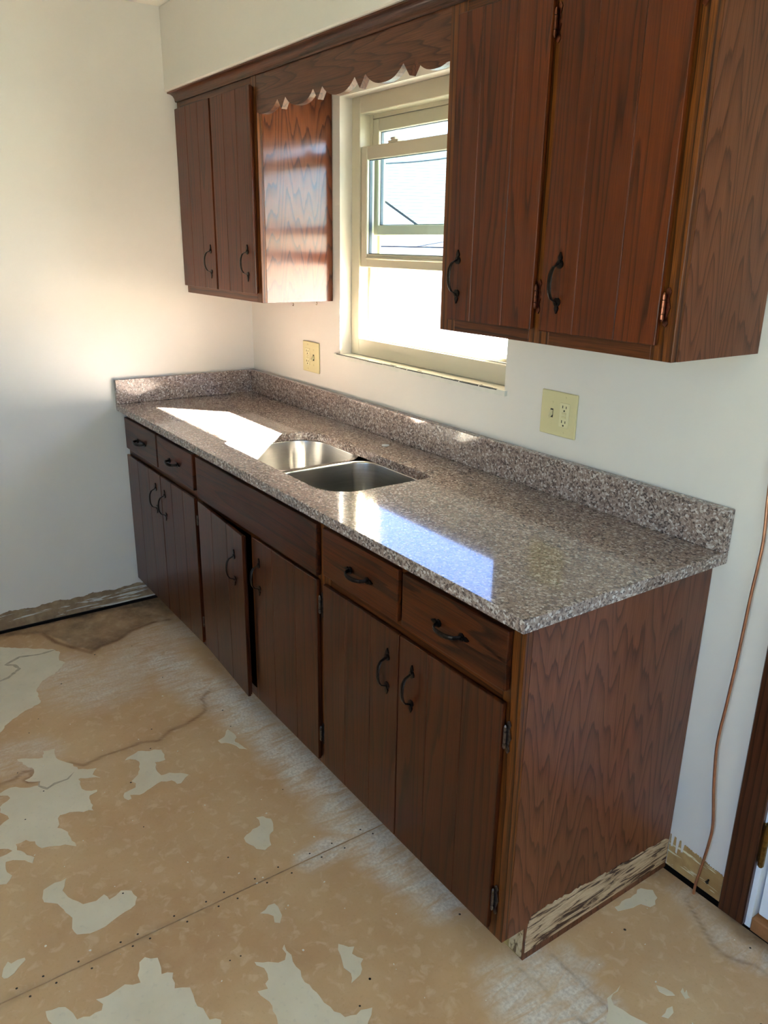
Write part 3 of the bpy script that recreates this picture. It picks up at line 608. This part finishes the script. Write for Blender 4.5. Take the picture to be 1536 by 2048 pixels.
def door(parent, x0, x1, z0, z1, yf, boards=3, hx=None, hz=None, hinge_side=0, hz_pos=(), hmat='hingegrey', ajar=0.0, cuts=None, boardmat='door_v'):
    """lipped door of tongue-and-groove boards; yf = face-frame plane. mesh = back slab, children = boards, handle, hinges"""
    og = Vector((x0 if hinge_side < 0 else x1, yf, z0))
    d = part_box('door', boardmat, parent, x0+.004, x1-.004, yf-.008, yf-.0012, z0+.004, z1-.004, origin=og)
    yfr = yf-.016
    xs = [x0] + (cuts if cuts else [x0+(x1-x0)*k/boards for k in range(1, boards)]) + [x1]
    for a, b in zip(xs, xs[1:]):
        bm = bmesh.new(); box(bm, a+.0003, b-.0003, yfr, yf-.006, z0, z1, bev=.0013)
        obj('board', bm, boardmat, d)
    if hx is not None:
        bm = bmesh.new(); handle(bm, hx, yfr, hz); obj('handle', bm, 'iron', d, smooth=False)
    for za, zb in hz_pos:
        bm = bmesh.new(); xk = (x1+.0045) if hinge_side > 0 else (x0-.0045)
        hinge(bm, xk, yf-.0095, za, zb, 1 if hinge_side > 0 else -1); obj('hinge', bm, hmat, d)
    if ajar: d.rotation_euler.z = ajar
    return d
def drawer(parent, x0, x1, z0, z1, yf, hx=None, hz=None, name='drawer'):
    og = Vector((x0, yf, z0))
    bm = bmesh.new(); box(bm, x0, x1, yf-.016, yf-.0012, z0, z1, bev=.003, seg=2)
    d = obj(name, bm, 'drawer_h', parent, origin=og)
    if hx is not None:
        bm = bmesh.new(); handle(bm, hx, yf-.016, hz, True); obj('handle', bm, 'iron', d)
    return d
def carcass(parent, x0, x1, y0, y1, z0, z1, top=True, name='body'):
    t_ = .016; bm = bmesh.new()
    box(bm, x0, x0+t_, y0, y1, z0, z1); box(bm, x1-t_, x1, y0, y1, z0, z1); box(bm, x0+t_, x1-t_, y1-.006, y1, z0, z1)
    box(bm, x0+t_, x1-t_, y0, y1-.006, z0, z0+t_)
    if top: box(bm, x0+t_, x1-t_, y0, y1-.006, z1-t_, z1)
    return obj(name, bm, 'interior', parent)
def stile(parent, x0, x1, yf, z0, z1): return part_box('stile', 'frame_v', parent, x0, x1, yf, yf+.019, z0, z1, bev=.001)
def rail(parent, x0, x1, yf, z0, z1): return part_box('rail', 'frame_h', parent, x0, x1, yf, yf+.019, z0, z1, bev=.0008)

YB, ZT, ZB = -.601, .884, .0966           # base frame plane, top of the carcass, bottom of the frame
DR0, DR1, DO0, DO1 = .722, .856, .120, .694
def base(x0, x1, label, stiles):
    c = thing('base_cabinet', label, 'cabinet', ((x0+x1)/2, -.3, 0), 'base cabinets under the granite counter')
    carcass(c, x0+.0015, x1-.0015, YB+.0195, -.004, ZB, ZT-.001, top=False)
    for a, b in stiles: stile(c, a, b, YB, ZB, ZT-.0005)
    ins = sorted(stiles)
    for (a, b), (a2, b2) in zip(ins, ins[1:]):
        rail(c, b, a2, YB, ZB, .135); rail(c, b, a2, YB, .683, .733); rail(c, b, a2, YB, .846, ZT-.0005)
    bm = bmesh.new(); box(bm, x0+.002, x1-.002, YB+.073, YB+.088, .001, ZB-.0008); obj('kick_board', bm, 'kickwood', c)
    return c
XA, XB, XC, XE = .001, .770, 1.634, 2.388
b1 = base(XA, XB-.0006, 'dark brown base cabinet in the corner with two short drawers over two plank doors', [(XA, .030), (.742, XB-.0006)])
drawer(b1, .012, .388, DR0, DR1, YB, .207, .784); drawer(b1, .400, .754, DR0, DR1, YB, .569, .784)
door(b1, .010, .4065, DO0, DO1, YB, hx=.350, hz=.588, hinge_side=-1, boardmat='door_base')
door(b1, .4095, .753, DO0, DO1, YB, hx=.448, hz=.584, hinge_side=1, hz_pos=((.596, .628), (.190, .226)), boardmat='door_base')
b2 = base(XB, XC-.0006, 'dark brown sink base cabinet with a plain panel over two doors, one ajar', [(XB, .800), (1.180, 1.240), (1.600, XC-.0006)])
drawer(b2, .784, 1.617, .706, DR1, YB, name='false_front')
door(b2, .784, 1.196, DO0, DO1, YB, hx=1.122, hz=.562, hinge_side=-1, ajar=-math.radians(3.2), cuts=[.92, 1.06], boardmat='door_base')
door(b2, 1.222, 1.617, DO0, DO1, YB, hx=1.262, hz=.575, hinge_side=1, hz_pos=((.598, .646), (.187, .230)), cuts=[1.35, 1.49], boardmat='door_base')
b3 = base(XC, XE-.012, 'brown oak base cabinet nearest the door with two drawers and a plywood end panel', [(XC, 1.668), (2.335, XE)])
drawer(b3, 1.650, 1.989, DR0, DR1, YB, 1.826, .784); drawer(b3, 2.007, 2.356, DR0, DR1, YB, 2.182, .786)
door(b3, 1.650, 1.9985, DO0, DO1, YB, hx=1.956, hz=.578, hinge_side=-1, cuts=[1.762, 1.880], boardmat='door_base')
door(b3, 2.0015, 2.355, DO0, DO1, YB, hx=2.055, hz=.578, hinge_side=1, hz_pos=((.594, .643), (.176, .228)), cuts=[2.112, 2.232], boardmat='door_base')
bm = bmesh.new()
prism(bm, [[(YB+.0195, ZB), (YB+.073, ZB), (YB+.073, .001), (-.0025, .001), (-.0025, ZT-.001), (YB+.0195, ZT-.001)]], lambda a, b: (XE-.0115, a, b), lambda a, b: (XE, a, b))
endp = obj('end_panel', bm, 'panel_v', b3)
# glue left by the torn-off skirting on the end panel and the kick
pts = [(-.006, .020), (-.006, .092)]; y = -.02
while y > -.500: pts.append((y, .098+.03*(-y/.5)+random.uniform(-.004, .003))); y -= .008
pts += [(-.510, .125), (-.520, .105), (-.524, .06), (-.524, .022)]
bm = bmesh.new(); prism(bm, [pts], lambda a, b: (XE, a, b), lambda a, b: (XE+.0015, a, b)); obj('glue_residue', bm, 'glue', endp)
bm = bmesh.new(); box(bm, XE-.044, XE-.004, YB+.0715, YB+.073, .006, .094); obj('glue_residue', bm, 'kickglue', endp)

YU, U0, U1 = -.295, 1.358, 2.116
def wallcab(x0, x1, label, stiles, cx):
    c = thing('wall_cabinet', label, 'cabinet', (cx, -.15, U0), 'wall cabinets beside the window')
    carcass(c, x0+.0012, x1-.0065, YU+.0195, -.003, U0+.001, U1-.001)
    for a, b in stiles: stile(c, a, b, YU, U0, U1-.0005)
    ins = sorted(stiles)
    for (a, b), (a2, b2) in zip(ins, ins[1:]): rail(c, b, a2, YU, U0, 1.402); rail(c, b, a2, YU, 2.046, U1-.0005)
    part_box('bottom_panel', 'panel_v', c, x0+.001, x1-.0065, YU+.0195, -.003, U0-.0005+.0005, U0+.004)
    return c
u1 = wallcab(.001, .700, 'brown plank-door wall cabinet in the corner left of the window', [(.001, .030), (.662, .700)], .35)
part_box('side_panel', 'panel_gloss', u1, .694, .700, YU+.0195, -.0025, U0, U1-.001)
door(u1, .010, .3435, 1.388, 2.057, YU, hx=.300, hz=1.490, hinge_side=-1)
door(u1, .3565, .679, 1.388, 2.057, YU, hx=.625, hz=1.492, hinge_side=1)
u2 = wallcab(1.710, 2.412, 'large brown plank-door wall cabinet right of the window', [(1.710, 1.768), (2.030, 2.092), (2.362, 2.412)], 2.06)
part_box('side_panel', 'panel_v', u2, 2.406, 2.412, YU+.0195, -.0025, U0, U1-.001)
part_box('side_panel', 'panel_v', u2, 1.710, 1.7115, YU+.0195, -.0025, U0, U1-.001)
door(u2, 1.754, 2.048, 1.388, 2.057, YU, hx=1.791, hz=1.491, hinge_side=1, hz_pos=((1.437, 1.482), (1.965, 2.010)), hmat='copperhinge', cuts=[1.841, 1.951])
door(u2, 2.074, 2.381, 1.388, 2.057, YU, hx=2.124, hz=1.491, hinge_side=1, hz_pos=((1.437, 1.482), (1.965, 2.010)), hmat='copperhinge', cuts=[2.171, 2.281])

# valance with scalloped lower edge
zb, zp = 1.9645, 1.9955
teeth = [.8725, 1.0985, 1.3245, 1.5505]; low = []
edges = [.7006-.04] + teeth + [1.7094+.04]
def lobe(a, b, n=14):
    return [(a+(b-a)*k/n, zb+(zp-zb)*(abs(2*k/n-1)**2.6)) for k in range(n+1)]
for i, (a, b) in enumerate(zip(edges, edges[1:])):
    la, lb = a+.0265, b-.0265
    if i == 0: la = 2*.756-lb+.0
    if i == len(edges)-2: lb = 2*1.655-la
    pts = [p for p in lobe(la, lb) if .7006 <= p[0] <= 1.7094]
    low += pts
    if i < len(edges)-2: low.append((b, zb))
low = [(.7006, low[0][1])] + low + [(1.7094, low[-1][1])]
clean = [low[0]]
for p in low[1:]:
    if p[0] > clean[-1][0]+1e-5: clean.append(p)
va = thing('valance', 'scalloped dark oak valance board spanning over the window', 'valance', (1.205, YU, 1.96))
bm = bmesh.new(); prism(bm, [clean + [(1.7094, U1-.001), (.7006, U1-.001)]], lambda a, b: (a, YU+.001, b), lambda a, b: (a, YU+.0205, b)); obj('board', bm, 'valance_h', va)
# crown: cove under the soffit
prof = [(YU-.0015, 2.083), (YU-.006, 2.0835), (YU-.0085, 2.0875)]
for k in range(9):
    a = math.pi/2*k/8; prof.append((YU-.0085-.026*(1-math.cos(a)), 2.0885+.0215*math.sin(a)))
prof += [(YU-.038, 2.111), (YU-.038, 2.1155), (YU-.0015, 2.1155)]
cr = thing('crown_moulding', 'dark brown cove moulding running along the top of the wall cabinets', 'moulding', (1.2, YU, 2.083))
bm = bmesh.new(); prism(bm, [prof], lambda a, b: (.001, a, b), lambda a, b: (2.45, a, b)); obj('cove', bm, 'crown', cr)

# cup hooks under the corner cabinet
for k, (x, y) in enumerate(((.6985-.03, -.155), (.6985-.03, -.055))):
    bm = bmesh.new(); pts = [(x, y, U0), (x, y, U0-.006)] + [(x+.0045*math.sin(q), y, U0-.0105+.0045*math.cos(q)) for q in [i*math.pi/6 for i in range(0, 9)]]
    tube(bm, pts, .0009, 6); disc(bm, x, y, U0-.0012, .003, 8)
    tag(obj('cup_hook', bm, 'hook', None, origin=(x, y, U0)), ('tiny brass hook under the corner wall cabinet, nearer the room', 'tiny brass hook under the corner wall cabinet, nearer the wall')[k], 'hook', 'cup hooks under the cabinet')

# ------------------------------------------------------------------ countertop
ct = thing('countertop', 'speckled grey-brown granite countertop with raised splash and a sink cutout', 'countertop', (1.21, -.32, .884))
cut = rrect(.850, 1.582, -.547, -.190, .045, .105, .038, .105)
bm = bmesh.new(); prism(bm, [[(.0015, -.643), (2.420, -.643), (2.420, -.0015), (.0015, -.0015)], cut[::-1]], lambda a, b: (a, b, .8845), lambda a, b: (a, b, .914))
slab = obj('slab', bm, 'granite', ct)
mod = slab.modifiers.new('ease', 'BEVEL'); mod.width = .002; mod.segments = 2; mod.limit_method = 'ANGLE'; mod.angle_limit = math.radians(50)
part_box('back_splash', 'granite', ct, .0015, 2.420, -.0265, -.0015, .9142, 1.015, bev=.0015)
part_box('side_splash', 'granite', ct, .0015, .0245, -.643, -.0268, .9142, 1.0148, bev=.0015)
bm = bmesh.new(); lp = [(1.191+.013*math.cos(k*math.pi/8), -.094+.013*math.sin(k*math.pi/8)) for k in range(16)]
prism(bm, [lp], lambda a, b: (a, b, .9142), lambda a, b: (a, b, .9160))
tag(obj('hole_cap', bm, 'cap', None, origin=(1.191, -.094, .914)), 'small pale round cap on the counter behind the sink', 'cap')

# ------------------------------------------------------------------ undermount double sink
sk = thing('kitchen_sink', 'undermount stainless steel double-bowl sink below the counter cutout', 'sink', (1.215, -.37, .68))
def bowl(x0, x1, y0, y1, rads, depth):
    lv = [(-.014, 0), (0.0, 0), (.0008, -.004), (.004, -.10), (.009, -depth+.035), (.018, -depth+.014), (.034, -depth+.003), (.055, -depth)]
    bm = bmesh.new(); rings = []
    for ins, dz in lv:
        rd = [max(.012, q-ins*.9) for q in rads]
        rings.append([bm.verts.new((a, b, .8835+dz)) for a, b in rrect(x0+ins, x1-ins, y0+ins, y1-ins, *rd, n=10)])
    for p, q in zip(rings, rings[1:]):
        n = len(p)
        for k in range(n): bm.faces.new((p[k], p[(k+1) % n], q[(k+1) % n], q[k]))
    cx, cy_ = (x0+x1)/2, (y0+y1)/2+.02
    last = rings[-1]; n = len(last)
    dr = [bm.verts.new((cx+.042*math.cos(2*math.pi*(k+.5)/n+math.pi*1.25-.4), cy_+.042*math.sin(2*math.pi*(k+.5)/n+math.pi*1.25-.4), .8835-depth-.002)) for k in range(n)]
    for k in range(n): bm.faces.new((last[k], last[(k+1) % n], dr[(k+1) % n], dr[k]))
    b_ = obj('bowl', bm, 'steel', sk, smooth=True, recalc=False)
    bm = bmesh.new(); lp = [(cx+.046*math.cos(k*math.pi/10), cy_+.046*math.sin(k*math.pi/10)) for k in range(20)]
    lpi = [(cx+.030*math.cos(k*math.pi/10), cy_+.030*math.sin(k*math.pi/10)) for k in range(20)]
    prism(bm, [lp, lpi[::-1]], lambda a, b: (a, b, .8835-depth-.004), lambda a, b: (a, b, .8835-depth+.001)); disc(bm, cx, cy_, .8835-depth-.010, .032, 16)
    obj('drain', bm, 'steel', b_)
bowl(.846, 1.188, -.551, -.186, (.05, .075, .075, .105), .20)
bowl(1.222, 1.586, -.551, -.186, (.075, .11, .045, .075), .19)

# ------------------------------------------------------------------ wall plates
def plate(x0, x1, z0, z1, gf_first, label):
    p = thing('wall_plate', label, 'outlet', ((x0+x1)/2, 0, (z0+z1)/2), 'switch and outlet plates over the counter')
    xm, zm = (x0+x1)/2, (z0+z1)/2; xs = (xm-.023, xm+.023); gx, tx = xs if gf_first else xs[::-1]
    bm = bmesh.new(); box(bm, x0, x1, -.0065, -.0008, z0, z1, bev=.0028, seg=2); obj('plate', bm, 'ivory', p)
    bm = bmesh.new(); box(bm, gx-.0168, gx+.0168, -.0085, -.006, zm-.0335, zm+.0335, bev=.001); rc = obj('receptacle', bm, 'ivory2', p)
    bm = bmesh.new()
    for sgn in (1, -1):
        zc = zm+sgn*.020
        box(bm, gx-.0075, gx-.0052, -.0090, -.0084, zc-.001, zc+.0065); box(bm, gx+.0052, gx+.0072, -.0090, -.0084, zc-.001, zc+.0055)
        lp = [(gx+.0026*math.cos(k*math.pi/5), zc-.0075+.0026*math.sin(k*math.pi/5)) for k in range(10)]
        prism(bm, [lp], lambda a, b: (a, -.0084, b), lambda a, b: (a, -.0090, b))
    obj('slots', bm, 'dark', rc)['kind'] = 'stuff'
    for zz in (zm+.0045, zm-.0045):
        bm = bmesh.new(); box(bm, gx-.008, gx+.008, -.0095, -.0082, zz-.003, zz+.003, bev=.0005); obj('test_button', bm, 'ivory', rc)
    bm = bmesh.new(); box(bm, tx-.005, tx+.005, -.0068, -.0062, zm-.012, zm+.012); sl = obj('switch_slot', bm, 'dark', p)
    bm = bmesh.new()
    prism(bm, [[(-.006, zm-.004), (-.006, zm+.009), (-.020, zm-.006), (-.018, zm-.012)]], lambda a, b: (tx-.0035, a, b), lambda a, b: (tx+.0035, a, b)); obj('toggle', bm, 'ivory2', p)
    for xx, dz in ((gx, .048), (gx, -.048), (tx, .030), (tx, -.030)):
        bm = bmesh.new(); lp = [(xx+.0028*math.cos(k*math.pi/5), zm+dz+.0028*math.sin(k*math.pi/5)) for k in range(10)]
        prism(bm, [lp], lambda a, b: (a, -.0062, b), lambda a, b: (a, -.0074, b)); obj('screw', bm, 'ivory', p)
plate(.470, .598, 1.069, 1.190, True, 'ivory wall plate between the corner and the window')
plate(1.811, 1.940, 1.074, 1.195, False, 'ivory wall plate under the large right wall cabinet')

# ------------------------------------------------------------------ copper tube
path = [(2.488, -.020, -.004), (2.488, -.018, .03), (2.492, -.014, .08), (2.500, -.012, .164), (2.501, -.012, .225), (2.487, -.014, .333), (2.478, -.014, .443), (2.484, -.014, .556), (2.490, -.013, .691), (2.494, -.012, .831), (2.499, -.010, .965), (2.491, -.010, 1.082), (2.486, -.010, 1.3), (2.49, -.010, 1.6), (2.485, -.012, 1.9), (2.49, -.012, 2.112)]
def cat(pts, k=5):
    pts = [Vector(p) for p in pts]; P_ = [pts[0]]+pts+[pts[-1]]; out = []
    for i in range(1, len(P_)-2):
        a, b, c, d = P_[i-1:i+3]
        for j in range(k):
            q = j/k; out.append(.5*((2*b)+(c-a)*q+(2*a-5*b+4*c-d)*q*q+(3*b-a-3*c+d)*q**3))
    return out+[pts[-1]]
bm = bmesh.new(); tube(bm, cat(path), .0036, 8)
tag(obj('copper_pipe', bm, 'copper', None, origin=(2.488, -.02, 0), smooth=True), 'thin copper tube running up the wall beside the door casing', 'pipe')
bm = bmesh.new(); tube(bm, [(2.510, 0.0, .052), (2.512, -.010, .050)], .0022, 6); tube(bm, [(2.512, -.010, .050), (2.512, -.0115, .050)], .0045, 8)
tag(obj('nail', bm, 'nail', None, origin=(2.51, 0, .05)), 'black nail stuck in the wall beside the copper tube', 'nail')

# ================================================================== outside the window
bm = bmesh.new(); box(bm, -60, 40, -40, 60, -.9, -.6)
gr = struct(obj('ground', bm, 'ground')); gr['label'] = 'pale paved ground outside'
bm = bmesh.new(); box(bm, -1.2, 5.2, .16, 1.10, 2.30, 2.42); ev = struct(obj('roof_eave', bm, 'eave')); ev['label'] = 'deep eave over the kitchen window, outside'
bm = bmesh.new(); box(bm, XR+.13, XR+2.3, -4.0, 1.9, 2.30, 2.42); pr = struct(obj('sun_block_slab', bm, 'eave')); pr['label'] = 'added slab keeping sun off the side window, unseen outside'  # unseen slab, added only to keep direct sun out of the side window
def roof(name, parent, mat, a, b, c, d, th=.12):
    bm = bmesh.new(); q = [Vector(p) for p in (a, b, c, d)]
    nrm = (q[1]-q[0]).cross(q[3]-q[0]).normalized()
    if nrm.z < 0: nrm = -nrm
    lo = [bm.verts.new(p) for p in q]; hi = [bm.verts.new(p+nrm*th) for p in q]
    bm.faces.new(lo); bm.faces.new(hi)
    for i in range(4): bm.faces.new((lo[i], lo[(i+1) % 4], hi[(i+1) % 4], hi[i]))
    return obj(name, bm, mat, parent)
h = thing('neighbour_house', 'white house with a pale grey-green shingle roof seen through the window', 'house', (-11.5, 11, -.6))
bm = bmesh.new()
prism(bm, [[(-17.2, -.6), (-9.0, -.6), (-9.0, 1.75), (-13.1, 3.45), (-17.2, 1.75)]], lambda a, b: (a, 8.15, b), lambda a, b: (a+4.0, 16, b)); obj('wall', bm, 'siding', h)
ra = roof('roof_slope', h, 'shingle', (-13.1, 7.9, 3.5), (-8.7, 7.9, 1.68), (-4.7, 16.2, 1.68), (-9.1, 16.2, 3.5), .05)
roof('roof_slope', h, 'shingle', (-13.1, 7.9, 3.5), (-17.6, 7.9, 1.68), (-13.6, 16.2, 1.68), (-9.1, 16.2, 3.5), .05)
# courses of shingles on the slope that shows
nrm = Vector((1.82, 0, 4.4)).normalized()
for k in range(1, 26):
    q = k/26; bm = bmesh.new()
    a = Vector((-13.1, 7.9, 3.5)).lerp(Vector((-8.7, 7.9, 1.68)), q); b = Vector((-9.1, 16.2, 3.5)).lerp(Vector((-4.7, 16.2, 1.68)), q)
    dn = (Vector((-8.7, 7.9, 1.68))-Vector((-13.1, 7.9, 3.5))).normalized()
    v8 = [a+nrm*.05, b+nrm*.05, b+nrm*.057, a+nrm*.057]; w8 = [p+dn*.02 for p in v8]
    A = [bm.verts.new(p) for p in v8]; B = [bm.verts.new(p) for p in w8]
    bm.faces.new(A); bm.faces.new(B)
    for i in range(4): bm.faces.new((A[i], A[(i+1) % 4], B[(i+1) % 4], B[i]))
    obj('shingle_course', bm, 'shingle', ra)
g = thing('neighbour_garage', 'low white outbuilding with a blue-grey roof in front of the neighbouring house', 'garage', (-8.8, 6.8, -.6))
bm = bmesh.new(); box(bm, -11.2, -5.2, 6.0, 7.6, -.6, 1.50); obj('wall', bm, 'siding', g)
roof('roof_slope', g, 'shingle2', (-11.4, 5.85, 1.50), (-5.0, 5.85, 1.50), (-5.0, 6.80, 1.76), (-11.4, 6.80, 1.76), .05)
roof('roof_slope', g, 'shingle2', (-11.4, 7.75, 1.50), (-5.0, 7.75, 1.50), (-5.0, 6.80, 1.76), (-11.4, 6.80, 1.76), .05)
bm = bmesh.new(); box(bm, -11.4, -5.0, 5.82, 5.85, 1.44, 1.53); obj('gutter', bm, 'fascia', g)
bm = bmesh.new(); tube(bm, [(-5.4, 6.8, 1.74), (-5.4, 6.8, 2.93)], .03, 8); obj('service_mast', bm, 'cable', g)
bm = bmesh.new(); A_, B_ = Vector((-12.95, 8.13, 3.32)), Vector((-5.4, 6.8, 2.92)); pts = []
for k in range(41):
    q = k/40; p = A_.lerp(B_, q); p.z -= 4*.16*q*(1-q); pts.append(p)
tube(bm, pts, .012, 6)
tag(obj('overhead_cable', bm, 'cable', None, origin=(-5.4, 6.8, 2.92)), 'dark overhead cable sagging past the window outside', 'cable')
